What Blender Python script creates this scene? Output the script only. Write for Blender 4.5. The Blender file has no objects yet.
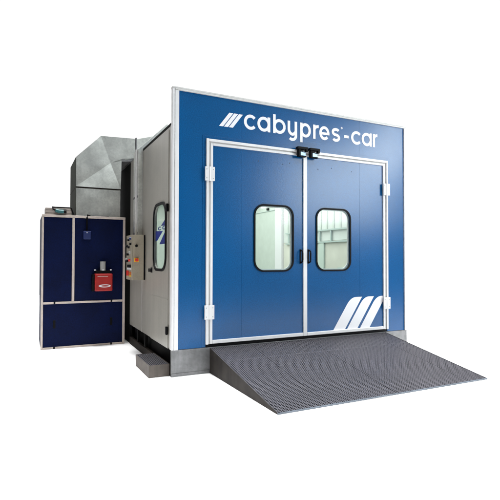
import bpy, bmesh, math, random
from mathutils import Vector, Matrix
from mathutils.geometry import tessellate_polygon
random.seed(4)
S = bpy.context.scene
COL = S.collection

# ------------------------------------------------------------------ camera
YAW, PITCH, ROLL = 0.4568, 0.0202, 0.0019
cam = bpy.data.cameras.new('camera'); cam.sensor_width = 36; cam.lens = 458.4868*36/500
cam.clip_start = 0.05; cam.clip_end = 500
co = bpy.data.objects.new('camera', cam); COL.objects.link(co); S.camera = co
R0 = Vector((math.cos(YAW), -math.sin(YAW), 0))
F0 = Vector((math.sin(YAW)*math.cos(PITCH), math.cos(YAW)*math.cos(PITCH), math.sin(PITCH)))
U0 = R0.cross(F0)
cg, sg = math.cos(ROLL), math.sin(ROLL)
R1 = R0*cg + U0*sg; U1 = U0*cg - R0*sg
M = Matrix((R1, U1, -F0)).transposed().to_4x4(); M.translation = Vector((-1.7787, -5.9963, 1.5806))
co.matrix_world = M

# ------------------------------------------------------------------ world: white studio, unlit on the left rear of the camera
w = bpy.data.worlds.new('World'); S.world = w; w.use_nodes = True
nt = w.node_tree; nt.nodes.clear()
def N(nt, t, **k):
    n = nt.nodes.new(t)
    for a, v in k.items(): setattr(n, a, v)
    return n
tc = N(nt, 'ShaderNodeTexCoord')
dp = N(nt, 'ShaderNodeVectorMath', operation='DOT_PRODUCT'); dp.inputs[1].default_value = (-0.45, -0.89, 0.0)
mr = N(nt, 'ShaderNodeMapRange', interpolation_type='SMOOTHSTEP')
mr.inputs['From Min'].default_value = -0.35; mr.inputs['From Max'].default_value = 0.35
mr.inputs['To Min'].default_value = 1.04; mr.inputs['To Max'].default_value = 0.05
bg = N(nt, 'ShaderNodeBackground'); wo = N(nt, 'ShaderNodeOutputWorld')
bg.inputs['Color'].default_value = (1, 1, 1, 1)
nt.links.new(tc.outputs['Generated'], dp.inputs[0]); nt.links.new(dp.outputs['Value'], mr.inputs['Value'])
nt.links.new(mr.outputs['Result'], bg.inputs['Strength']); nt.links.new(bg.outputs[0], wo.inputs[0])

# ------------------------------------------------------------------ lamps
def area(name, loc, rot, sx, sy, e, spread=180, col=(1, 1, 1)):
    l = bpy.data.lights.new(name, 'AREA'); l.shape = 'RECTANGLE'; l.size = sx; l.size_y = sy
    l.energy = e; l.spread = math.radians(spread); l.color = col
    o = bpy.data.objects.new(name, l); COL.objects.link(o); o.location = loc; o.rotation_euler = rot
    return o
area('overhead_fill', (1.5, 2, 15), (0, 0, 0), 46, 46, 13500, 30)  # added fill lamp: washes the floor to shadowless white
def aimed(name, loc, tgt, sx, sy, e):
    o = area(name, loc, (0, 0, 0), sx, sy, e, 180, (.90, .985, 1)); o.rotation_euler = (Vector(tgt)-Vector(loc)).to_track_quat('-Z', 'Y').to_euler()
aimed('front_softbox', (8.4, -7.6, 4.3), (2.8, 0, 2.7), 4.0, 2.8, 400)
aimed('high_front_fill', (4.5, -9.5, 14.5), (2, 0, 1.8), 8, 4.5, 1150)  # added fill lamp, makes up for the dim world in front
aimed('strip_softbox', (9.3, -5.6, 5.6), (3.85, 0, 3.5), .6, 2.2, 120)
S.view_settings.view_transform = 'Standard'; S.view_settings.look = 'None'
S.view_settings.exposure = 0; S.view_settings.gamma = 1

# ------------------------------------------------------------------ materials
def mat(name, col, rough=.5, metal=0, var=0.0, vscale=6, bump=0.0, bscale=120, fine=0.0, spec=.5, rvar=0.0, voro=0.0, streak=0.0):
    m = bpy.data.materials.new(name); m.use_nodes = True
    nt = m.node_tree; p = nt.nodes['Principled BSDF']
    p.inputs['Roughness'].default_value = rough; p.inputs['Metallic'].default_value = metal
    p.inputs['Specular IOR Level'].default_value = spec
    c4 = (*col, 1); tc = N(nt, 'ShaderNodeTexCoord')
    prev = None
    def mul(prev, fac_out, lo, hi):
        r = N(nt, 'ShaderNodeMapRange'); r.inputs['From Min'].default_value = .25; r.inputs['From Max'].default_value = .75
        r.inputs['To Min'].default_value = lo; r.inputs['To Max'].default_value = hi
        nt.links.new(fac_out, r.inputs['Value'])
        v = N(nt, 'ShaderNodeVectorMath', operation='SCALE')
        if prev is None: v.inputs[0].default_value = col
        else: nt.links.new(prev, v.inputs[0])
        nt.links.new(r.outputs[0], v.inputs['Scale'])
        return v.outputs[0]
    def noise(scale, detail=4, vec=None):
        n = N(nt, 'ShaderNodeTexNoise'); n.inputs['Scale'].default_value = scale; n.inputs['Detail'].default_value = detail
        nt.links.new(vec or tc.outputs['Object'], n.inputs['Vector']); return n.outputs['Fac']
    if var: prev = mul(prev, noise(vscale), 1-var, 1+var)
    if fine: prev = mul(prev, noise(70, 2), 1-fine, 1+fine)
    if streak:
        mp = N(nt, 'ShaderNodeMapping'); mp.inputs['Scale'].default_value = (14, 14, .7)
        nt.links.new(tc.outputs['Object'], mp.inputs['Vector'])
        prev = mul(prev, noise(1.0, 5, mp.outputs[0]), 1-streak, 1+streak)
    if voro:
        v = N(nt, 'ShaderNodeTexVoronoi'); v.inputs['Scale'].default_value = 34
        nt.links.new(tc.outputs['Object'], v.inputs['Vector'])
        sx = N(nt, 'ShaderNodeSeparateColor'); nt.links.new(v.outputs['Color'], sx.inputs[0])
        prev = mul(prev, sx.outputs[0], 1-voro, 1+voro)
    if prev is None: p.inputs['Base Color'].default_value = c4
    else: nt.links.new(prev, p.inputs['Base Color'])
    if rvar:
        r = N(nt, 'ShaderNodeMapRange'); r.inputs['To Min'].default_value = rough-rvar; r.inputs['To Max'].default_value = rough+rvar
        nt.links.new(noise(3.5, 6), r.inputs['Value']); nt.links.new(r.outputs[0], p.inputs['Roughness'])
    if bump:
        b = N(nt, 'ShaderNodeBump'); b.inputs['Strength'].default_value = bump; b.inputs['Distance'].default_value = .01
        nt.links.new(noise(bscale, 3), b.inputs['Height']); nt.links.new(b.outputs[0], p.inputs['Normal'])
    return m
BLUE = mat('blue_paint', (.0001, .073, .225), .26, spec=.48, var=.06, vscale=1.3, bump=.08, bscale=70, fine=.20, rvar=.0)
NAVY = mat('navy_paint', (.0010, .0046, .034), .6, var=.25, vscale=3, fine=.35, spec=.10)
WHITE = mat('white_enamel', (.72, .71, .72), .35, var=.05, vscale=4, streak=.05)
VINYL = mat('white_vinyl', (.82, .81, .84), .45)
ALU = mat('anodised_aluminium', (.60, .59, .58), .38, var=.08, vscale=9, streak=.06)
CREAM = mat('aged_cream_aluminium', (.56, .48, .43), .5, var=.12, vscale=9, fine=.06)
SIDE = mat('grey_beige_panel', (.27, .255, .225), .33, var=.08, vscale=1.6, fine=.07, streak=.08, rvar=.06)
SIDEDOOR = mat('grey_beige_door_panel', (.29, .275, .24), .33, var=.07, vscale=2.0, fine=.07, streak=.07, rvar=.06)
GALV = mat('galvanised_steel', (.80, .81, .77), .36, .78, var=.22, vscale=3.2, voro=.05, rvar=.14, bump=.10, bscale=4, streak=.06, fine=.05)
OLIVE = mat('dark_olive_shade', (.035, .040, .030), .8, spec=.1, var=.2)  # shade on the duct's left side, put into the colour
STEPM = mat('dull_step_steel', (.10, .085, .075), .65, 0, spec=.25, var=.3, vscale=7, streak=.2)
GALVD = mat('weathered_galvanised_steel', (.21, .21, .215), .5, .5, var=.28, vscale=5, voro=.05, streak=.14, rvar=.1)
BLACK = mat('black_rubber', (.002, .002, .003), .5, spec=.12)
DARK = mat('black_steel_panel', (.004, .004, .004), .8, spec=.1)
BROWN = mat('dark_brown_steel', (.014, .010, .008), .8, spec=.15, var=.4, vscale=9)
GRATE = mat('grating_steel', (.110, .106, .122), .45, .35, var=.10, vscale=2, fine=.25)
UNDER = mat('under_grating_shade', (.006, .006, .008), .8, spec=.1)  # near-black that stands for the shade below the gratings
RAMPS = mat('ramp_side_steel', (.030, .025, .022), .7, 0, spec=.2, var=.35, vscale=6, streak=.25)
BEIGE = mat('beige_enclosure_paint', (.34, .30, .23), .45, var=.10, fine=.08)
RED = mat('red_burner_paint', (.36, .010, .007), .4, var=.2, vscale=8)
REDL = mat('red_plastic', (.65, .03, .02), .35)
YEL = mat('yellow_plastic', (.75, .50, .04), .4)
ORANGE = mat('orange_plastic', (.55, .14, .03), .4)
GREY = mat('grey_plastic', (.32, .32, .31), .5)
TEAL = mat('teal_plastic', (.0, .10, .11), .4)
BLUEP = mat('pale_blue_metal', (.35, .50, .66), .3, .3)
NAVYB = mat('blue_plastic', (.006, .018, .10), .5)
STICK = mat('blue_sticker', (.005, .02, .20), .4)
INW = mat('interior_white_panel', (.70, .73, .71), .4, var=.03)
ING = mat('interior_green_grey_panel', (.60, .655, .61), .4, var=.05, fine=.03)
INB = mat('interior_cream_lower_panel', (.70, .69, .62), .4, var=.1, vscale=2)
INR = mat('interior_grey_rail', (.48, .57, .55), .4)
FLOORI = mat('interior_floor_paint', (.4, .4, .38), .6)
FLOOR = mat('white_studio_floor', (.93, .93, .93), .9, spec=0)
LIT = bpy.data.materials.new('lit_tube'); LIT.use_nodes = True
_p = LIT.node_tree.nodes['Principled BSDF']; _p.inputs['Emission Color'].default_value = (1, 1, .97, 1); _p.inputs['Emission Strength'].default_value = 2.0
GLASS = bpy.data.materials.new('tinted_glass'); GLASS.use_nodes = True
nt = GLASS.node_tree; nt.nodes.clear()
tr = N(nt, 'ShaderNodeBsdfTransparent'); tr.inputs[0].default_value = (.93, .97, .95, 1)
gl = N(nt, 'ShaderNodeBsdfGlossy'); gl.inputs['Roughness'].default_value = .10
fr = N(nt, 'ShaderNodeFresnel'); fr.inputs[0].default_value = 1.45
mx = N(nt, 'ShaderNodeMixShader'); out = N(nt, 'ShaderNodeOutputMaterial')
ge = N(nt, 'ShaderNodeNewGeometry'); mm = N(nt, 'ShaderNodeMath', operation='SUBTRACT'); mm.inputs[0].default_value = 1; m2 = N(nt, 'ShaderNodeMath', operation='MULTIPLY')
nt.links.new(ge.outputs['Backfacing'], mm.inputs[1]); nt.links.new(fr.outputs[0], m2.inputs[0]); nt.links.new(mm.outputs[0], m2.inputs[1]); nt.links.new(m2.outputs[0], mx.inputs[0]); nt.links.new(tr.outputs[0], mx.inputs[1]); nt.links.new(gl.outputs[0], mx.inputs[2]); nt.links.new(mx.outputs[0], out.inputs[0])

# ------------------------------------------------------------------ mesh helpers
class MB:
    def __init__(s): s.v = []; s.f = []; s.m = []; s.cur = 0; s.mats = []
    def use(s, m):
        if m not in s.mats: s.mats.append(m)
        s.cur = s.mats.index(m); return s
    def add(s, vs, fs):
        o = len(s.v); s.v += [tuple(p) for p in vs]
        for f in fs: s.f.append([i+o for i in f]); s.m.append(s.cur)
        return s
    def box(s, x0, x1, y0, y1, z0, z1):
        return s.add([(x, y, z) for x in (x0, x1) for y in (y0, y1) for z in (z0, z1)],
                     [(0, 1, 3, 2), (4, 6, 7, 5), (0, 4, 5, 1), (2, 3, 7, 6), (0, 2, 6, 4), (1, 5, 7, 3)])
    def prism(s, poly, axis, a, b, holes=()):
        """polygon (2-D, in the two other axes) extruded along axis from a to b"""
        def P(p, t):
            q = list(p); q.insert(axis, t); return tuple(q)
        loops = [list(poly)] + [list(h) for h in holes]
        flat = [p for l in loops for p in l]; n = len(flat)
        tri = tessellate_polygon([[Vector((p[0], p[1], 0)) for p in l] for l in loops])
        vs = [P(p, a) for p in flat] + [P(p, b) for p in flat]
        fs = [tuple(t) for t in tri] + [tuple(i+n for i in reversed(t)) for t in tri]
        o = 0
        for l in loops:
            k = len(l)
            for i in range(k): fs.append((o+i, o+(i+1) % k, o+(i+1) % k+n, o+i+n))
            o += k
        return s.add(vs, fs)
    def tube(s, pts, r, seg=10, closed=False):
        pts = [Vector(p) for p in pts]; n = len(pts); rings = []
        for i, p in enumerate(pts):
            a = pts[i-1] if (i or closed) else p; b = pts[(i+1) % n] if (i < n-1 or closed) else p
            d = (b-a).normalized(); up = Vector((0, 0, 1)) if abs(d.z) < .9 else Vector((1, 0, 0))
            u = d.cross(up).normalized(); v = d.cross(u).normalized()
            rings.append([p+u*r*math.cos(2*math.pi*k/seg)+v*r*math.sin(2*math.pi*k/seg) for k in range(seg)])
        vs = [q for rg in rings for q in rg]; fs = []
        for i in range(n if closed else n-1):
            j = (i+1) % n
            for k in range(seg):
                fs.append((i*seg+k, i*seg+(k+1) % seg, j*seg+(k+1) % seg, j*seg+k))
        if not closed: fs += [tuple(range(seg)), tuple(range((n-1)*seg, n*seg))[::-1]]
        return s.add(vs, fs)
    def ribbon(s, pts, wd, y, t=.003):
        """flat stroke of constant width in the xz plane facing -y"""
        n = len(pts); L = []; Rr = []
        for i in range(n):
            a = pts[max(i-1, 0)]; b = pts[min(i+1, n-1)]
            dx, dz = b[0]-a[0], b[1]-a[1]; l = math.hypot(dx, dz) or 1; nx, nz = -dz/l*wd/2, dx/l*wd/2
            L.append((pts[i][0]+nx, pts[i][1]+nz)); Rr.append((pts[i][0]-nx, pts[i][1]-nz))
        vs = [(p[0], y-t, p[1]) for p in L+Rr]+[(p[0], y, p[1]) for p in L+Rr]; fs = []
        for i in range(n-1):
            fs.append((i, i+1, n+i+1, n+i)); fs.append((i, 2*n+i, 2*n+i+1, i+1)); fs.append((n+i, n+i+1, 3*n+i+1, 3*n+i))
        fs += [(0, n, 3*n, 2*n), (n-1, 3*n-1, 4*n-1, 2*n-1)]
        return s.add(vs, fs)
    def build(s, name, m=None, parent=None, bevel=0, loc=(0, 0, 0), label=None, smooth=False):
        if m is not None and not s.mats: s.mats = [m]
        me = bpy.data.meshes.new(name); me.from_pydata(s.v, [], s.f)
        for q in s.mats: me.materials.append(q)
        me.polygons.foreach_set('material_index', s.m)
        bm = bmesh.new(); bm.from_mesh(me); bmesh.ops.recalc_face_normals(bm, faces=bm.faces); bm.to_mesh(me); bm.free()
        if smooth:
            me.polygons.foreach_set('use_smooth', [True]*len(me.polygons))
            try: me.set_sharp_from_angle(angle=math.radians(40))
            except Exception: pass
        o = bpy.data.objects.new(name, me); COL.objects.link(o); o.location = loc
        if parent: o.parent = parent
        if label: o['label'] = label
        if bevel:
            b = o.modifiers.new('bevel', 'BEVEL'); b.width = bevel; b.segments = 2; b.limit_method = 'ANGLE'; b.angle_limit = math.radians(50)
        return o
def B(name, m, parent, *a, bevel=.003, label=None): return MB().box(*a).build(name, m, parent, bevel, label=label)
def thing(name, label, cat, loc=(0, 0, 0), group=None):
    o = bpy.data.objects.new(name, None); COL.objects.link(o); o.location = loc; o.empty_display_size = .2
    tag(o, label, cat, group); return o
def tag(o, label, cat, group=None):
    o['label'] = label; o['category'] = cat
    if group: o['group'] = group
    return o
def rrect(x0, x1, z0, z1, r, n=9):
    p = []
    for cx, cz, a in ((x1-r, z1-r, 0), (x0+r, z1-r, 90), (x0+r, z0+r, 180), (x1-r, z0+r, 270)):
        for k in range(n+1):
            t = math.radians(a+90*k/n); p.append((cx+r*math.cos(t), cz+r*math.sin(t)))
    return p
def arc(cx, cz, rx, rz, a0, a1, n=28):
    return [(cx+rx*math.cos(math.radians(a0+(a1-a0)*k/n)), cz+rz*math.sin(math.radians(a0+(a1-a0)*k/n))) for k in range(n+1)]

# ------------------------------------------------------------------ the floor
fl = MB().box(-3.4, 17, -4.6, 16, -.02, 0)
fl = fl.build('floor', FLOOR); fl['kind'] = 'structure'

# ------------------------------------------------------------------ spray booth
W, H, ZB = 4.2, 3.92, .36
booth = thing('spray_booth', 'large blue-fronted walk-in spray booth with white framed double doors and white lettering', 'spray booth')
DX0, DX1, DZT = .479, 3.775, 3.255
SE = [1.033, 2.10, 3.185]
# blue front wall: narrow side columns and four header panels, hairline joints between them
fw = MB()
zt_ = 3.877; zh = DZT+.004
fw.prism([(.085, ZB), (DX0+.004, ZB), (DX0+.004, zh), (SE[0]-.0012, zh), (SE[0]-.0012, zt_), (.085, zt_)], 1, 0, .06)
fw.prism([(4.154, ZB), (DX1-.004, ZB), (DX1-.004, zh), (SE[2]+.0012, zh), (SE[2]+.0012, zt_), (4.154, zt_)], 1, 0, .06)
fw.box(SE[0]+.0012, SE[1]-.0012, 0, .06, zh, zt_); fw.box(SE[1]+.0012, SE[2]-.0012, 0, .06, zh, zt_)
fw.box(DX0+.01, DX1-.01, .003, .055, DZT+.01, 3.87)
fw.build('front_wall', BLUE, booth)
# white outer frame (two-step aluminium profile)
MB().box(.028, .083, -.022, .05, ZB-.004, 3.875).box(-.006, .0265, -.014, .05, ZB-.004, 3.90).build('corner_frame', WHITE, booth, .003)
MB().box(4.156, 4.186, -.022, .05, ZB-.004, 3.875).box(4.1875, 4.215, -.014, .05, ZB-.004, 3.90).build('corner_frame', WHITE, booth, .003)
MB().use(ALU).box(.028, 4.186, -.022, .05, 3.878, 3.898).box(-.006, 4.215, -.016, .07, 3.902, 3.924).build('top_trim', ALU, booth, .002)
# door frame
df = MB()
df.box(DX0, DX0+.034, -.03, .05, .40, DZT+.012); df.box(DX1-.030, DX1+.004, -.03, .05, .40, DZT+.012)
df.box(DX0+.036, DX1-.032, -.03, .05, DZT-.026, DZT+.010)
df.build('door_frame', WHITE, booth, .004)
gv = MB()
gv.box(DX0+.035, DX0+.06, -.008, .045, .40, DZT-.028); gv.box(DX1-.06, DX1-.031, -.008, .045, .40, DZT-.028)
gv.box(DX0+.062, DX1-.062, -.008, .045, DZT-.048, DZT-.028)
gv.build('door_seal', mat('grey_seal', (.60, .59, .58), .6), booth)
for a in ((DX0-.050, DX0-.002, -.0045, -.0003, ZB+.002, DZT+.058), (DX1+.006, DX1+.050, -.0045, -.0003, ZB+.002, DZT+.058), (DX0-.0015, DX1+.0055, -.0045, -.0003, DZT+.014, DZT+.058)):
    B('frame_border', BLUE, booth, *a, bevel=.0015)
# plinth
pl = MB()
pl.box(-.006, 4.215, -.004, .03, .045, ZB-.006); pl.box(-.004, 4.213, -.010, .03, 0.002, .043)
pl.build('plinth', GALVD, booth, .002)

def slash_bars(x0, z0, z1, wd, gap, slope, y, n=3, rnd=.0, clip=None, x_list=None, m=VINYL):
    mb = MB(); h = z1-z0
    for k in range(n):
        a = (x_list[k][0] if x_list else x0+k*(wd+gap)); b = (x_list[k][1] if x_list else a+wd)
        left = [(a, z0), (a+slope*(h-rnd), z1-rnd)]
        if rnd:
            P0 = left[-1]; P1 = (a+slope*h, z1); P2 = (a+slope*h+rnd*.9, z1)
            left += [((1-t)**2*P0[0]+2*t*(1-t)*P1[0]+t*t*P2[0], (1-t)**2*P0[1]+2*t*(1-t)*P1[1]+t*t*P2[1]) for t in [i/8 for i in range(1, 9)]]
        else: left += [(a+slope*h, z1)]
        poly = left+[(b+slope*h, z1), (b, z0)]
        if clip:
            q = []
            for i in range(len(poly)):
                p, r = poly[i], poly[(i+1) % len(poly)]
                if p[0] <= clip: q.append(p)
                if (p[0] <= clip) != (r[0] <= clip):
                    t = (clip-p[0])/(r[0]-p[0]); q.append((clip, p[1]+t*(r[1]-p[1])))
            poly = q
        mb.prism(poly, 1, y-.003, y)
    return mb

# lettering on the header
sl = slash_bars(.675, 3.472, 3.68, .062, .014, .158/.208, -.0005)
sl.build('emblem', VINYL, booth, label='three slanted white bars before the lettering')
lt = MB(); ky_ = [0]
SW = .044; ZL, ZH = 3.478+SW/2, 3.700-SW/2; ZC = (ZL+ZH)/2; RZ = (ZH-ZL)/2
def st(pts, wd=SW):
    ky_[0] += 1; lt.ribbon(pts, wd, -.0008-.0002*(ky_[0] % 6), .003)
def ring(a, b):
    a -= .003; b += .003
    st(arc((a+b)/2, ZC, (b-a)/2-SW/2, RZ, 0, 360, 40))
def stem(x, z0, z1): st([(x, z0), (x, z1)])
def ch_c(a, b): st(arc((a+b)/2+.007, ZC, (b-a)/2-SW/2+.012, RZ, 42, 318, 34))
def ch_a(a, b): ring(a, b-.004); stem(b-SW/2, ZL-SW/2, ZH+SW/2)
def ch_r(a, b):
    stem(a+SW/2, ZL-SW/2, ZH+SW/2); st(arc(b-.008, ZH-.062, b-.008-a-SW/2, .062, 178, 84, 14))
ch_c(1.070, 1.263)
ch_a(1.288, 1.500)
stem(1.549+SW/2, ZL-SW/2, 3.762); ring(1.553, 1.764)
st([(1.803+SW/2, ZH+SW/2), (1.803+SW/2, ZC)]+arc(1.887, ZC-.012, .084-SW/2, RZ-.012, 180, 330, 20)[1:])
st([(1.972-SW/2, ZH+SW/2), (1.972-SW/2, ZL-.02)]+arc(1.887, ZL-.02, .085-SW/2, .062, 0, -135, 16)[1:])
stem(2.027+SW/2, 3.395, ZH+SW/2); ring(2.031, 2.222)
ch_r(2.268, 2.372)
ec = (2.385+2.579)/2; er = (2.579-2.385)/2-SW/2
st(arc(ec, ZC, er, RZ, 0, 318, 34)); st([(ec-er, ZC-.006), (ec+er+SW/2, ZC-.006)], SW*.85)
sc = (2.622+2.792)/2; sr = .060; q = RZ/2
st(arc(sc, ZC+q, sr, q, 32, 262, 22)+arc(sc, ZC-q, sr, q, 82, -148, 22))
st(arc(2.822, 3.714, .015, .015, 0, 360, 18), .006); st([(2.818, 3.706), (2.818, 3.722), (2.826, 3.72)], .005)
st([(2.873, ZC-.005), (2.963, ZC-.005)])
ch_c(3.019, 3.221); ch_a(3.236, 3.447); ch_r(3.472, 3.570)
lt.build('lettering', VINYL, booth, label='white vinyl lettering reading cabypres-car')

# doors
def door_leaf(name, x0, x1, seam, wx0, wx1, hinge_side, label):
    d = MB(); zt, zb = DZT-.05, .405
    hole = rrect(wx0+.012, wx1-.012, 1.405, 2.385, .15)
    if seam < wx0:
        d.box(x0, seam-.0012, -.002, .045, zb, zt); big = (seam+.0012, x1)
    else:
        d.box(seam+.0012, x1, -.002, .045, zb, zt); big = (x0, seam-.0012)
    d.prism([(big[0], zb), (big[1], zb), (big[1], zt), (big[0], zt)], 1, -.002, .045, [hole])
    d.box(seam-.02, seam+.02, .002, .040, zb+.01, zt-.01)
    o = d.build(name, BLUE, booth, label=label)
    # window
    g = MB().prism(rrect(wx0, wx1, 1.395, 2.397, .165, 12), 1, -.020, -.0025, [rrect(wx0+.025, wx1-.025, 1.420, 2.370, .142, 12)])
    g.build('window_gasket', BLACK, o, .004, smooth=False)
    MB().prism(rrect(wx0+.0125, wx1-.0125, 1.406, 2.384, .1495), 1, .016, .022).build('window_pane', GLASS, o)
    MB().prism(rrect(wx0+.013, wx1-.013, 1.4065, 2.3835, .149), 1, .026, .044, [rrect(wx0+.040, wx1-.040, 1.435, 2.357, .130)]).build('window_rim', VINYL, o)
    # edge trim
    t = MB(); e = .036
    t.box(x0-.004, x0+e-.004, -.024, .03, zb, zt); t.box(x1-e+.004, x1+.004, -.024, .03, zb, zt)
    t.box(x0+e-.002, x1-e+.002, -.024, .03, zt-e+.008, zt+.004)
    t.box(x0-.002, x1+.002, -.030, .03, zb-.004+.0, zb+.052) if False else t.box(x0+e-.002, x1-e+.002, -.024, .03, zb, zb+.048)
    t.build('edge_trim', WHITE, o, .004)
    for z in (2.77, .845):
        h = MB().use(WHITE); hx = DX0+.043 if hinge_side == 0 else DX1-.045
        h.box(hx-.070, hx-.009, -.052, -.031, z-.098, z+.098); h.box(hx+.009, hx+.072, -.052, -.025, z-.098, z+.098)
        h.tube([(hx, -.046, z-.098), (hx, -.046, z+.098)], .0125, 12)
        h.use(WHITE); h.m = [0]*len(h.m); h.use(GREY)
        for dx in (-.047, .049):
            for dz in (-.062, .062): h.tube([(hx+dx, -.0515 if dx < 0 else -.0515, z+dz), (hx+dx, -.0545, z+dz)], .0075, 10)
        h.build('hinge', None, o, .006)
    hx = x1-.075 if hinge_side == 0 else x0+.065
    h = MB(); h.box(hx-.014, hx+.014, -.010, -.0025, 1.515, 1.735)
    h.tube([(hx, -.006, 1.712), (hx, -.045, 1.715), (hx, -.066, 1.70), (hx, -.07, 1.68), (hx, -.07, 1.57), (hx, -.066, 1.55), (hx, -.045, 1.535), (hx, -.006, 1.538)], .0115, 10)
    h.build('handle', BLACK, o)
    for px, pz in (((1.72, 3.02), (1.84, 3.05), (1.30, 3.03)) if hinge_side == 0 else ((2.36, 3.00), (2.62, 3.04), (3.02, 3.02))):
        MB().box(px-.007, px+.007, -.0045, -.0022, pz-.007, pz+.007).build('rivet', mat('dark_rivet', (.02, .03, .06), .5) if 'dark_rivet' not in bpy.data.materials else bpy.data.materials['dark_rivet'], o, .003)
    lx = 1.936 if hinge_side == 0 else 2.155
    b = MB().use(BLACK)
    b.box(lx-.01, lx+.175, -.105, -.031, 3.262, 3.30); b.box(lx+.01, lx+.045, -.098, -.031, 3.150, 3.261)
    b.box(lx+.046, lx+.155, -.085, -.031, 3.150, 3.168); b.box(lx+.13, lx+.165, -.115, -.06, 3.225, 3.2615)
    b.use(BLUEP).box(lx+.056, lx+.150, -.072, -.031, 3.170, 3.232)
    b.build('latch', None, o, .005)
    return o
ld = door_leaf('door', .545, 2.107, 1.033, 1.225, 1.907, 0, 'blue left door leaf')
rd = door_leaf('door', 2.111, 3.710, 3.185, 2.314, 2.998, 1, 'blue right door leaf with three white slanted stripes')
slash_bars(0, .4545, .966, 0, 0, .685, -.0028, rnd=.12, clip=3.673, x_list=[(2.650, 2.878), (2.922, 3.130), (3.187, 3.385)]).build('stripe_emblem', VINYL, rd)
sill = MB().box(.50, 3.76, .002, .06, ZB-.004, .398); sill.build('door_sill', BLACK, booth)

# left side wall (x = 0) with the personnel door
WT = 3.405; DY0, DY1, DZ0, DZ1 = .165, 1.12, .355, 3.37
sw = MB()
sw.box(.002, .05, .05, DY0, ZB+.01, WT); sw.box(.002, .05, DY1, 1.74, ZB, WT); sw.box(.002, .05, 1.744, 2.73, ZB, WT)
sw.box(.002, .05, DY0+.0005, DY1-.0005, DZ1+.004, WT)
sw.build('side_wall', SIDE, booth)
B('joint_strip', ALU, booth, -.004, .0, 1.738, 1.746, ZB, WT, bevel=0); B('joint_strip', ALU, booth, -.006, .0, .051, .075, ZB, WT, bevel=0)
sd = MB()
hy = rrect(.262, .935, 1.425, 2.385, .19)
sd.prism([(DY0+.004, DZ0), (DY1-.004, DZ0), (DY1-.004, DZ1), (DY0+.004, DZ1)], 0, -.006, .035, [hy])
sd = sd.build('side_door', SIDEDOOR, booth, label='grey side door with tall narrow-looking window')
MB().prism(rrect(.245, .952, 1.405, 2.405, .21, 12), 0, -.024, -.0065, [rrect(.285, .915, 1.445, 2.365, .175, 12)]).build('window_gasket', BLACK, sd, .004)
MB().prism(rrect(.263, .934, 1.426, 2.384, .189), 0, .012, .018).build('window_pane', GLASS, sd)
# sticker on the pane
sk = MB()
sk.prism([(.60, 2.065), (.262, 2.195), (.262, 2.062)], 0, .008, .0115)
sk.prism([(.90, 2.005), (.50, 1.988), (.80, 1.86), (.90, 1.85)], 0, .008, .0115)
sk.prism([(.36, 1.985), (.264, 1.980), (.264, 1.795), (.68, 1.80)], 0, .008, .0115)
for cy, a0, a1 in ((.67, 222, 498), (.43, 0, 360)):
    oc, ic = arc(cy, 2.033, .095, .028, a0, a1, 24), arc(cy, 2.033, .058, .015, a0, a1, 24)
    for k in range(24): sk.prism([oc[k], oc[k+1], ic[k+1], ic[k]], 0, .008, .0115)
sk.build('window_sticker', STICK, sd)
for z in (2.29, .60):
    h = MB().box(-.030, -.0065, .150, .215, z-.05, z+.05); h.tube([(-.028, .150, z-.055), (-.028, .150, z+.055)], .014); h.build('hinge', BLACK, sd)
h = MB(); h.tube([(-.006, 1.075, 1.41), (-.055, 1.075, 1.41)], .028, 12); h.tube([(-.05, 1.075, 1.41), (-.056, .98, 1.405), (-.055, .93, 1.405)], .014)
h.box(-.0125, -.0065, 1.03, 1.115, 1.37, 1.45); h.build('handle', BLACK, sd)
MB().box(-.010, -.0065, DY0+.01, DY1-.01, 1.02, 1.032).build('trim_strip', SIDE, sd)
# roof and its dark edge
MB().box(.003, 4.19, .052, 1.74, WT+.001, WT+.045).build('roof', DARK, booth)
MB().box(.02, 4.19, 1.742, 7.1, WT+.001, WT+.03).build('rear_roof', GALVD, booth)
# rear module, right wall, back wall
MB().box(.01, .05, 2.735, 7.1, 0.002, WT).build('rear_side_wall', DARK, booth)
MB().box(4.15, 4.20, .051, 7.1, .002, WT).build('right_wall', SIDE, booth)
MB().box(.051, 4.149, 7.05, 7.1, .002, WT).build('back_wall', SIDE, booth)
# base frame under the side wall
bf = MB().use(BROWN).box(-.0, .05, .035, 2.73, .002, .13).use(DARK).box(.10, .14, .035, 2.73, .002, ZB-.002)
bf.use(BROWN)
bf.use(DARK)
for y in (1.55, 2.1): bf.box(.012, .06, y, y+.06, .131, ZB-.003)
bf.build('base_frame', None, booth)
# interior
MB().box(.06, 4.14, .07, 7.04, ZB-.04, ZB).build('interior_floor', FLOORI, booth)
MB().box(.052, 4.148, .062, 7.048, 3.30, 3.34).build('ceiling', INW, booth)
iw = MB().use(ING).box(.0525, .08, 1.2, 7.03, ZB+.001, 3.299).box(.081, 4.119, 7.0, 7.035, ZB+.001, 3.299)
iw.box(4.12, 4.148, 4.42, 7.03, ZB+.001, 3.299)
iw.use(INW).box(4.12, 4.148, .07, 4.075, 1.99, 3.299)
iw.use(INB).box(4.12, 4.148, .07, 4.075, ZB+.001, 1.985)
iw.build('interior_lining', None, booth)
MB().box(4.06, 4.149, 4.08, 4.415, ZB+.001, 3.298).build('interior_pillar', VINYL, booth)
rb = MB()
for k in range(13): rb.box(4.104, 4.1195, 1.0+k*.235, 1.0+k*.235+.05, 2.24, 3.29)
rb.build('wall_ribs', INR if False else ING, booth)
rl = MB()
rl.box(4.07, 4.102, .9, 3.90, 2.205, 2.235); rl.box(4.07, 4.118, .9, 3.90, 1.945, 1.975)
for y in (1.0, 2.0, 2.42, 3.4, 3.75): rl.box(4.076, 4.10, y, y+.04, 1.98, 2.203)
rl.build('wall_rail', INR, booth)
PG = mat('pale_green_steel', (.55, .64, .59), .5)
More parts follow.
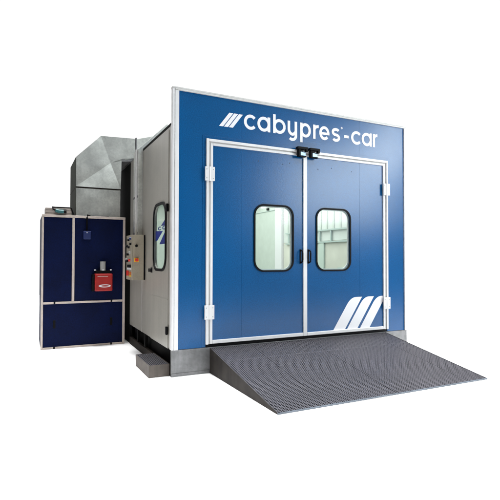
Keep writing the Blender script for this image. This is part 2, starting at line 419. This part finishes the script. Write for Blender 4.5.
B('wall_cabinet', PG, booth, 4.05, 4.119, 1.35, 1.75, .8, 1.42); B('wall_column', PG, booth, 4.08, 4.119, 2.28, 2.48, .5, 1.94)
B('corner_light', LIT, booth, 4.05, 4.115, 4.56, 5.20, 2.985, 3.09); B('ceiling_trim', INR, booth, 4.10, 4.119, 4.42, 5.9, 2.87, 2.885)
B('lamp_bracket', BLACK, booth, 4.08, 4.118, 4.83, 4.93, 2.90, 2.96)
for x in (.7, 3.55):
    L = MB().use(VINYL).box(x-.16, x+.16, 1.0, 6.6, 3.25, 3.298).use(LIT).box(x-.13, x+.13, 1.1, 6.5, 3.24, 3.249); L.build('ceiling_light', None, booth)
area('booth_light', (2.1, 3.4, 3.2), (0, 0, 0), 3.4, 5.6, 150, 180, (.98, 1, .97))

# ------------------------------------------------------------------ control box on the side wall
cb = thing('control_box', 'beige electrical control box with switches and red stop knob mounted on grey side wall', 'control box', (-.1, 1.78, 1.24))
def L_(o, mb, name, m, bevel=0, **k):
    q = mb.build(name, m, o, bevel, **k); q.matrix_parent_inverse = Matrix.Translation(o.location).inverted(); return q
L_(cb, MB().box(-.195, .0, 1.552, 2.02, 1.25, 1.965), 'enclosure', BEIGE, .006)
L_(cb, MB().box(-.205, -.197, 1.56, 2.03, 1.235, 1.978), 'enclosure_door', BEIGE, .003)
L_(cb, MB().box(-.196, .0, 1.540, 1.5515, 1.238, 1.975), 'side_plate', BEIGE, .002)
L_(cb, MB().box(-.022, -.0, 1.530, 1.5395, 1.238, 1.975), 'edge_strip', BLACK)
k = MB(); k.tube([(-.145, 1.539, 1.795), (-.145, 1.505, 1.795)], .020, 14); L_(cb, k, 'selector_knob', BLACK)
k = MB().use(YEL).box(-.178, -.104, 1.534, 1.5395, 1.53, 1.60).use(REDL); k.tube([(-.141, 1.5335, 1.565), (-.141, 1.495, 1.565)], .026, 16); L_(cb, k, 'stop_switch', None)
for (y, z, m) in ((1.66, 1.92, NAVYB), (1.80, 1.90, BLACK), (1.64, 1.83, BLACK), (1.78, 1.78, BLACK), (1.92, 1.80, BLACK), (1.70, 1.69, GREY), (1.85, 1.66, BLACK), (1.72, 1.56, REDL), (1.86, 1.55, BLACK), (1.95, 1.58, GREY)):
    k = MB(); k.tube([(-.2055, y, z), (-.235, y, z)], .021, 12); L_(cb, k, 'push_button', m)
k = MB().use(BLACK).box(-.215, -.2055, 1.66, 1.93, 1.44, 1.485).use(VINYL).box(-.212, -.2055, 1.63, 1.94, 1.405, 1.435).use(ORANGE).box(-.212, -.2055, 1.62, 1.78, 1.32, 1.37).use(REDL).box(-.213, -.2055, 1.83, 1.99, 1.30, 1.385).use(YEL).box(-.212, -.2055, 1.64, 1.78, 1.29, 1.312)
L_(cb, k, 'warning_labels', None)

# vertical steel channel running from the box over the roof edge
chn = MB()
chn.prism([(-.075, 1.98), (-.075, 3.44), (.42, 3.93), (.52, 3.86), (-.0, 3.40), (-.0, 1.98)], 1, 1.752, 2.12)
chn = chn.build('cable_duct', GALV, None, .004)
tag(chn, 'upright grey steel cable channel rising from the control box over the roof edge', 'cable duct')
MB().box(-.105, -.078, 1.80, 1.86, 1.98, 3.44).build('conduit', ALU, chn)
for z in (2.0, 2.62): B('clamp', GALVD, chn, -.079, -.0755, 1.76, 2.11, z, z+.035, bevel=0)

# ------------------------------------------------------------------ heating cabinet
KX0, KX1, KY, KZ = -1.515, -.085, 2.764, 2.358
cab = thing('heating_cabinet', 'tall dark navy cabinet with cream metal framing to the left of the booth', 'cabinet', (-.8, 3.3, 0))
def KB(name, m, *a, bevel=0, **k): return L_(cab, MB().box(*a), name, m, bevel, **k)
pn = MB()
pn.box(KX0+.03, -1.018, KY+.012, KY+.05, .825, 2.314); pn.box(-.974, KX1-.045, KY+.012, KY+.05, .825, 2.314)
pn.box(KX0+.03, KX1-.045, KY+.012, KY+.05, .035, .785)
L_(cab, pn, 'front_panel', NAVY)
KB('housing', NAVY, KX0+.004, KX1-.004, KY+.051, 3.95, .01, KZ-.01)
fr_ = MB()
fr_.box(KX0, KX0+.032, KY-.005, KY+.05, 0.002, 2.316); fr_.box(KX1-.042, KX1, KY-.005, KY+.05, 0.002, 2.316)
fr_.box(KX0, KX1, KY-.008, KY+.05, 2.318, KZ+.002)
fr_.box(-1.017, -.975, KY-.003, KY+.05, .825, 2.3165)
fr_.box(KX0+.033, KX1-.043, KY-.004, KY+.05, .787, .823); fr_.box(KX0+.033, KX1-.043, KY-.004, KY+.05, .002, .034)
L_(cab, fr_, 'frame', CREAM, .004)
for x in (-1.30, -.33):
    for z in (.805, .018): KB('catch', BLACK, x-.014, x+.014, KY-.012, KY-.0045, z-.016, z+.02)
    KB('recessed_grip', BLACK, x-.02, x+.02, KY+.004, KY+.0115, .36, .50)
# junction box with its cable
jb = L_(cab, MB().box(-.835, -.705, KY-.06, KY+.0115, 1.935, 2.085), 'junction_box', NAVYB, .01)
k = MB(); k.tube([(-.775, KY-.03, 2.086), (-.775, KY-.035, 2.2), (-.772, KY-.03, 2.33), (-.76, KY-.01, 2.375), (-.70, KY+.05, 2.362)], .014, 8); k.tube([(-.70, KY+.05, 2.362), (-.5, KY+.06, 2.36), (-.38, KY+.05, 2.362)], .012, 8)
k.build('cable', BLACK, jb)
k = MB(); k.tube([(-.775, KY-.061, 2.055), (-.775, KY-.07, 2.055)], .009, 10); k.build('screw', VINYL, jb)
# red burner
YB = KY-.16
bu = L_(cab, MB().box(-.645, -.335, YB, KY+.0115, 1.00, 1.315), 'burner', RED, .02, label='red burner unit with oval silver badge')
def sub(mb, name, m, p, bevel=0):
    return mb.build(name, m, p, bevel)
el = [(-.475+.105*math.cos(math.radians(a)), 1.095+.027*math.sin(math.radians(a))) for a in range(0, 360, 12)]
el2 = [(-.468+.070*math.cos(math.radians(a)), 1.095+.013*math.sin(math.radians(a))) for a in range(0, 360, 12)]
sub(MB().use(VINYL).prism(el, 1, YB-.004, YB-.0005, [el2]), 'badge', None, bu)
sub(MB().box(-.60, -.42, YB-.003, YB-.0005, 1.262, 1.270), 'badge_line', CREAM, bu)
bk = MB().use(BLACK).box(-.63, -.37, YB+.03, KY+.0112, 1.316, 1.37); bk.box(-.685, -.646, YB+.02, KY+.0112, 1.00, 1.30)
sub(bk, 'mount', None, bu)
cy = MB(); cy.tube([(-.50, YB+.07, 1.371), (-.50, YB+.07, 1.535)], .048, 18); sub(cy, 'servo_motor', GREY, bu)
for x in (-.64, -.50, -.365):
    k = MB(); k.tube([(x, YB+.03, 1.372), (x, YB+.03, 1.392)], .017, 10); sub(k, 'knob', VINYL, bu)

# things on the cabinet
tray = thing('junction_tray', 'low grey metal tray lying on top of the navy cabinet at its left end', 'tray', (-1.24, 2.95, KZ+.002))
t = MB(); t.box(-1.46, -1.03, 2.80, 3.15, KZ+.0025, KZ+.125); L_(tray, t, 'tray_body', mat('dusty_pinkish_steel', (.36, .31, .28), .55, 0, var=.2, streak=.1), .004)
t = MB(); t.box(-1.46, -1.03, 2.796, 2.7995, KZ+.035, KZ+.038).box(-1.46, -1.03, 2.796, 2.7995, KZ+.085, KZ+.088); L_(tray, t, 'groove_strip', BROWN)
cbl = MB(); zt_ = KZ+.139
cbl.tube([(-1.30, 2.79, zt_-.055), (-1.335, 2.785, zt_-.035), (-1.345, 2.80, zt_), (-1.30, 2.84, zt_), (-1.18, 2.83, zt_), (-1.06, 2.82, zt_), (-1.035, 2.785, zt_-.01), (-1.02, 2.779, zt_-.06), (-1.0, 2.785, zt_-.12)], .013, 8)
cbl = cbl.build('power_cable', BLACK, None); tag(cbl, 'black cable draped over the small grey tray, ending in a teal plug', 'cable')
k = MB(); k.tube([(-1.295, 2.775, zt_-.06), (-1.235, 2.765, zt_-.075), (-1.165, 2.77, zt_-.075)], .031, 12); k.build('plug', TEAL, cbl)
k = MB(); k.tube([(-1.163, 2.77, zt_-.075), (-1.12, 2.772, zt_-.07)], .033, 12); k.build('plug_collar', BLACK, cbl)

# ------------------------------------------------------------------ galvanised air duct
duct = thing('air_duct', 'large galvanised sheet metal duct elbow rising from the cabinet and turning over the booth', 'air duct', (-.55, 3.4, KZ))
YF, YK = 2.90, 4.0
L_(duct, MB().box(-.95, -.155, YF+.006, YK, KZ+.003, 2.888), 'riser', GALV, .004)
fl_ = MB().box(-.958, -.147, YF-.006, YK+.006, 2.889, 2.908); L_(duct, fl_, 'flange', BROWN, .002)
L_(duct, MB().prism([(YF+.012, KZ+.01), (YF+.012, 2.885), (YK, 2.885), (YK, KZ+.01)], 0, -.956, -.951), 'side_shade_panel', OLIVE)  # added thin panels, darken the duct's left face as shade would
L_(duct, MB().prism([(YF+.004, 2.911), (YF+.004, 3.448), (YK, 3.448), (YK, 2.911)], 0, -.956, -.951), 'side_shade_panel', OLIVE)
P = [(-.95, 2.909), (-.95, 3.45), (-.52, 3.885), (.115, 3.905), (.12, 3.53), (-.135, 3.49), (-.150, 2.909)]
Cc = (-.335, 3.40)
e = MB(); n = len(P)
DP = .040
def fold(i, a, b):
    """depth of outline point i on the plane through outline points a, b and the pressed-in centre"""
    ax, az = P[a]; ux, uz = P[b][0]-ax, P[b][1]-az; cx, cz = Cc[0]-ax, Cc[1]-az; px, pz = P[i][0]-ax, P[i][1]-az
    return DP*(ux*pz-uz*px)/(ux*cz-uz*cx)
off = {1: fold(1, 0, 2), 4: fold(4, 3, 6), 5: fold(5, 3, 6)}
vs = [(x, YF+max(-.03, off.get(i_, 0)), z) for i_, (x, z) in enumerate(P)]+[(x, YK, z) for x, z in P]+[(Cc[0], YF+DP, Cc[1]), (Cc[0], YK+.05, Cc[1])]
fs = []
for i in range(n):
    j = (i+1) % n; fs += [(i, j, 2*n), (j+n, i+n, 2*n+1), (i, i+n, j+n, j)]
e.add(vs, fs); L_(duct, e, 'elbow', GALV)
h = MB(); h.prism([(.150, 3.53), (.150, 3.905), (.66, 4.06), (2.6, 4.06), (2.6, 3.55)], 1, YF, YK); L_(duct, h, 'horizontal_run', GALV, .003)
h = MB().box(.1215, .149, YF-.02, YK+.02, 3.50, 3.925); L_(duct, h, 'flange', GALVD, .003)
h = MB(); h.prism([(-.132, 3.44), (.118, 3.47), (.118, 3.525), (-.132, 3.485)], 1, YF+.01, YK-.01); L_(duct, h, 'gasket', GALVD)

# ------------------------------------------------------------------ step
stp = thing('step', 'small galvanised steel step beside the grey side door', 'step', (-.14, .5, 0))
SX0, SX1, SY0, SY1, SZ = -.285, -.008, .075, .885, .165
s_ = MB()
s_.box(SX0, SX1, SY0, SY0+.004, .002, SZ); s_.box(SX0, SX0+.004, SY0+.005, SY1, .002, SZ); s_.box(SX0+.005, SX1, SY1-.004, SY1, .002, SZ)
s_.box(SX1-.004, SX1, SY0+.005, SY1-.005, .002, SZ)
L_(stp, s_, 'skirt', STEPM)
L_(stp, MB().box(SX0+.005, SX1-.005, SY0+.005, SY1-.005, SZ-.05, SZ-.03), 'pan', UNDER)  # dark sheet painted as the shade under the step grating
g = MB()
x = SX0+.012
while x < SX1-.012: g.box(x, x+.009, SY0+.005, SY1-.005, SZ-.028, SZ-.003); x += .027
y = SY0+.03
while y < SY1-.01: g.box(SX0+.005, SX1-.005, y, y+.006, SZ-.024, SZ-.005); y += .04
L_(stp, g, 'grating', GRATE)

# ------------------------------------------------------------------ ramp of four grating sections
ramp = thing('access_ramp', 'wide dark steel grating ramp sloping down from the blue double doors', 'ramp', (2.13, -.95, 0))
RX = [(.550, 1.186), (1.190, 2.166), (2.170, 3.378), (3.382, 3.722)]
RT, RL = .348, 1.905
def zr(y): return .016+(RT-.016)*(1-(-y)/RL)
def slope_box(mb, x0, x1, ya, yb, up, dn):
    """box following the slope; ya > yb (towards the viewer); up/dn are heights relative to the ramp surface"""
    vs = [(x, y, zr(y)+h) for x in (x0, x1) for y in (ya, yb) for h in (dn, up)]
    mb.add(vs, [(0, 1, 3, 2), (4, 6, 7, 5), (0, 4, 5, 1), (2, 3, 7, 6), (0, 2, 6, 4), (1, 5, 7, 3)])
for (a, b) in RX:
    g = MB()
    slope_box(g, a, a+.007, -.012, -RL, .001, -.013); slope_box(g, b-.007, b, -.012, -RL, .001, -.013)
    slope_box(g, a+.008, b-.008, -.012, -.020, .001, -.013); slope_box(g, a+.008, b-.008, -.50, -.508, .0015, -.013)
    nx = max(2, round((b-a-.03)/.027)); px = (b-a-.016)/nx
    for i in range(1, nx): slope_box(g, a+.008+i*px-.0048, a+.008+i*px+.0048, -.021, -RL+.006, 0, -.012)
    y = -.045
    while y > -RL+.02: slope_box(g, a+.008, b-.008, y, y-.0095, -.001, -.011); y -= .0295
    L_(ramp, g, 'grating_section', GRATE)
un = MB()
slope_box(un, .556, 3.716, -.012, -RL+.01, -.0135, -.0155); L_(ramp, un, 'grating_shade_sheet', UNDER)  # added dark sheet in place of the shade beneath the ramp grating
for x in (.5445, 3.7225):
    sp = MB(); sp.prism([(-.011, .002), (-.011, RT+.002), (-RL, .018), (-RL, .002)], 0, x, x+.005); L_(ramp, sp, 'side_plate', RAMPS)
L_(ramp, MB().box(.5445, 3.7275, -RL-.012, -RL-.001, .002, .019), 'front_lip', mat('worn_lip_steel', (.13, .15, .18), .5, .3, var=.3, vscale=8), .002)
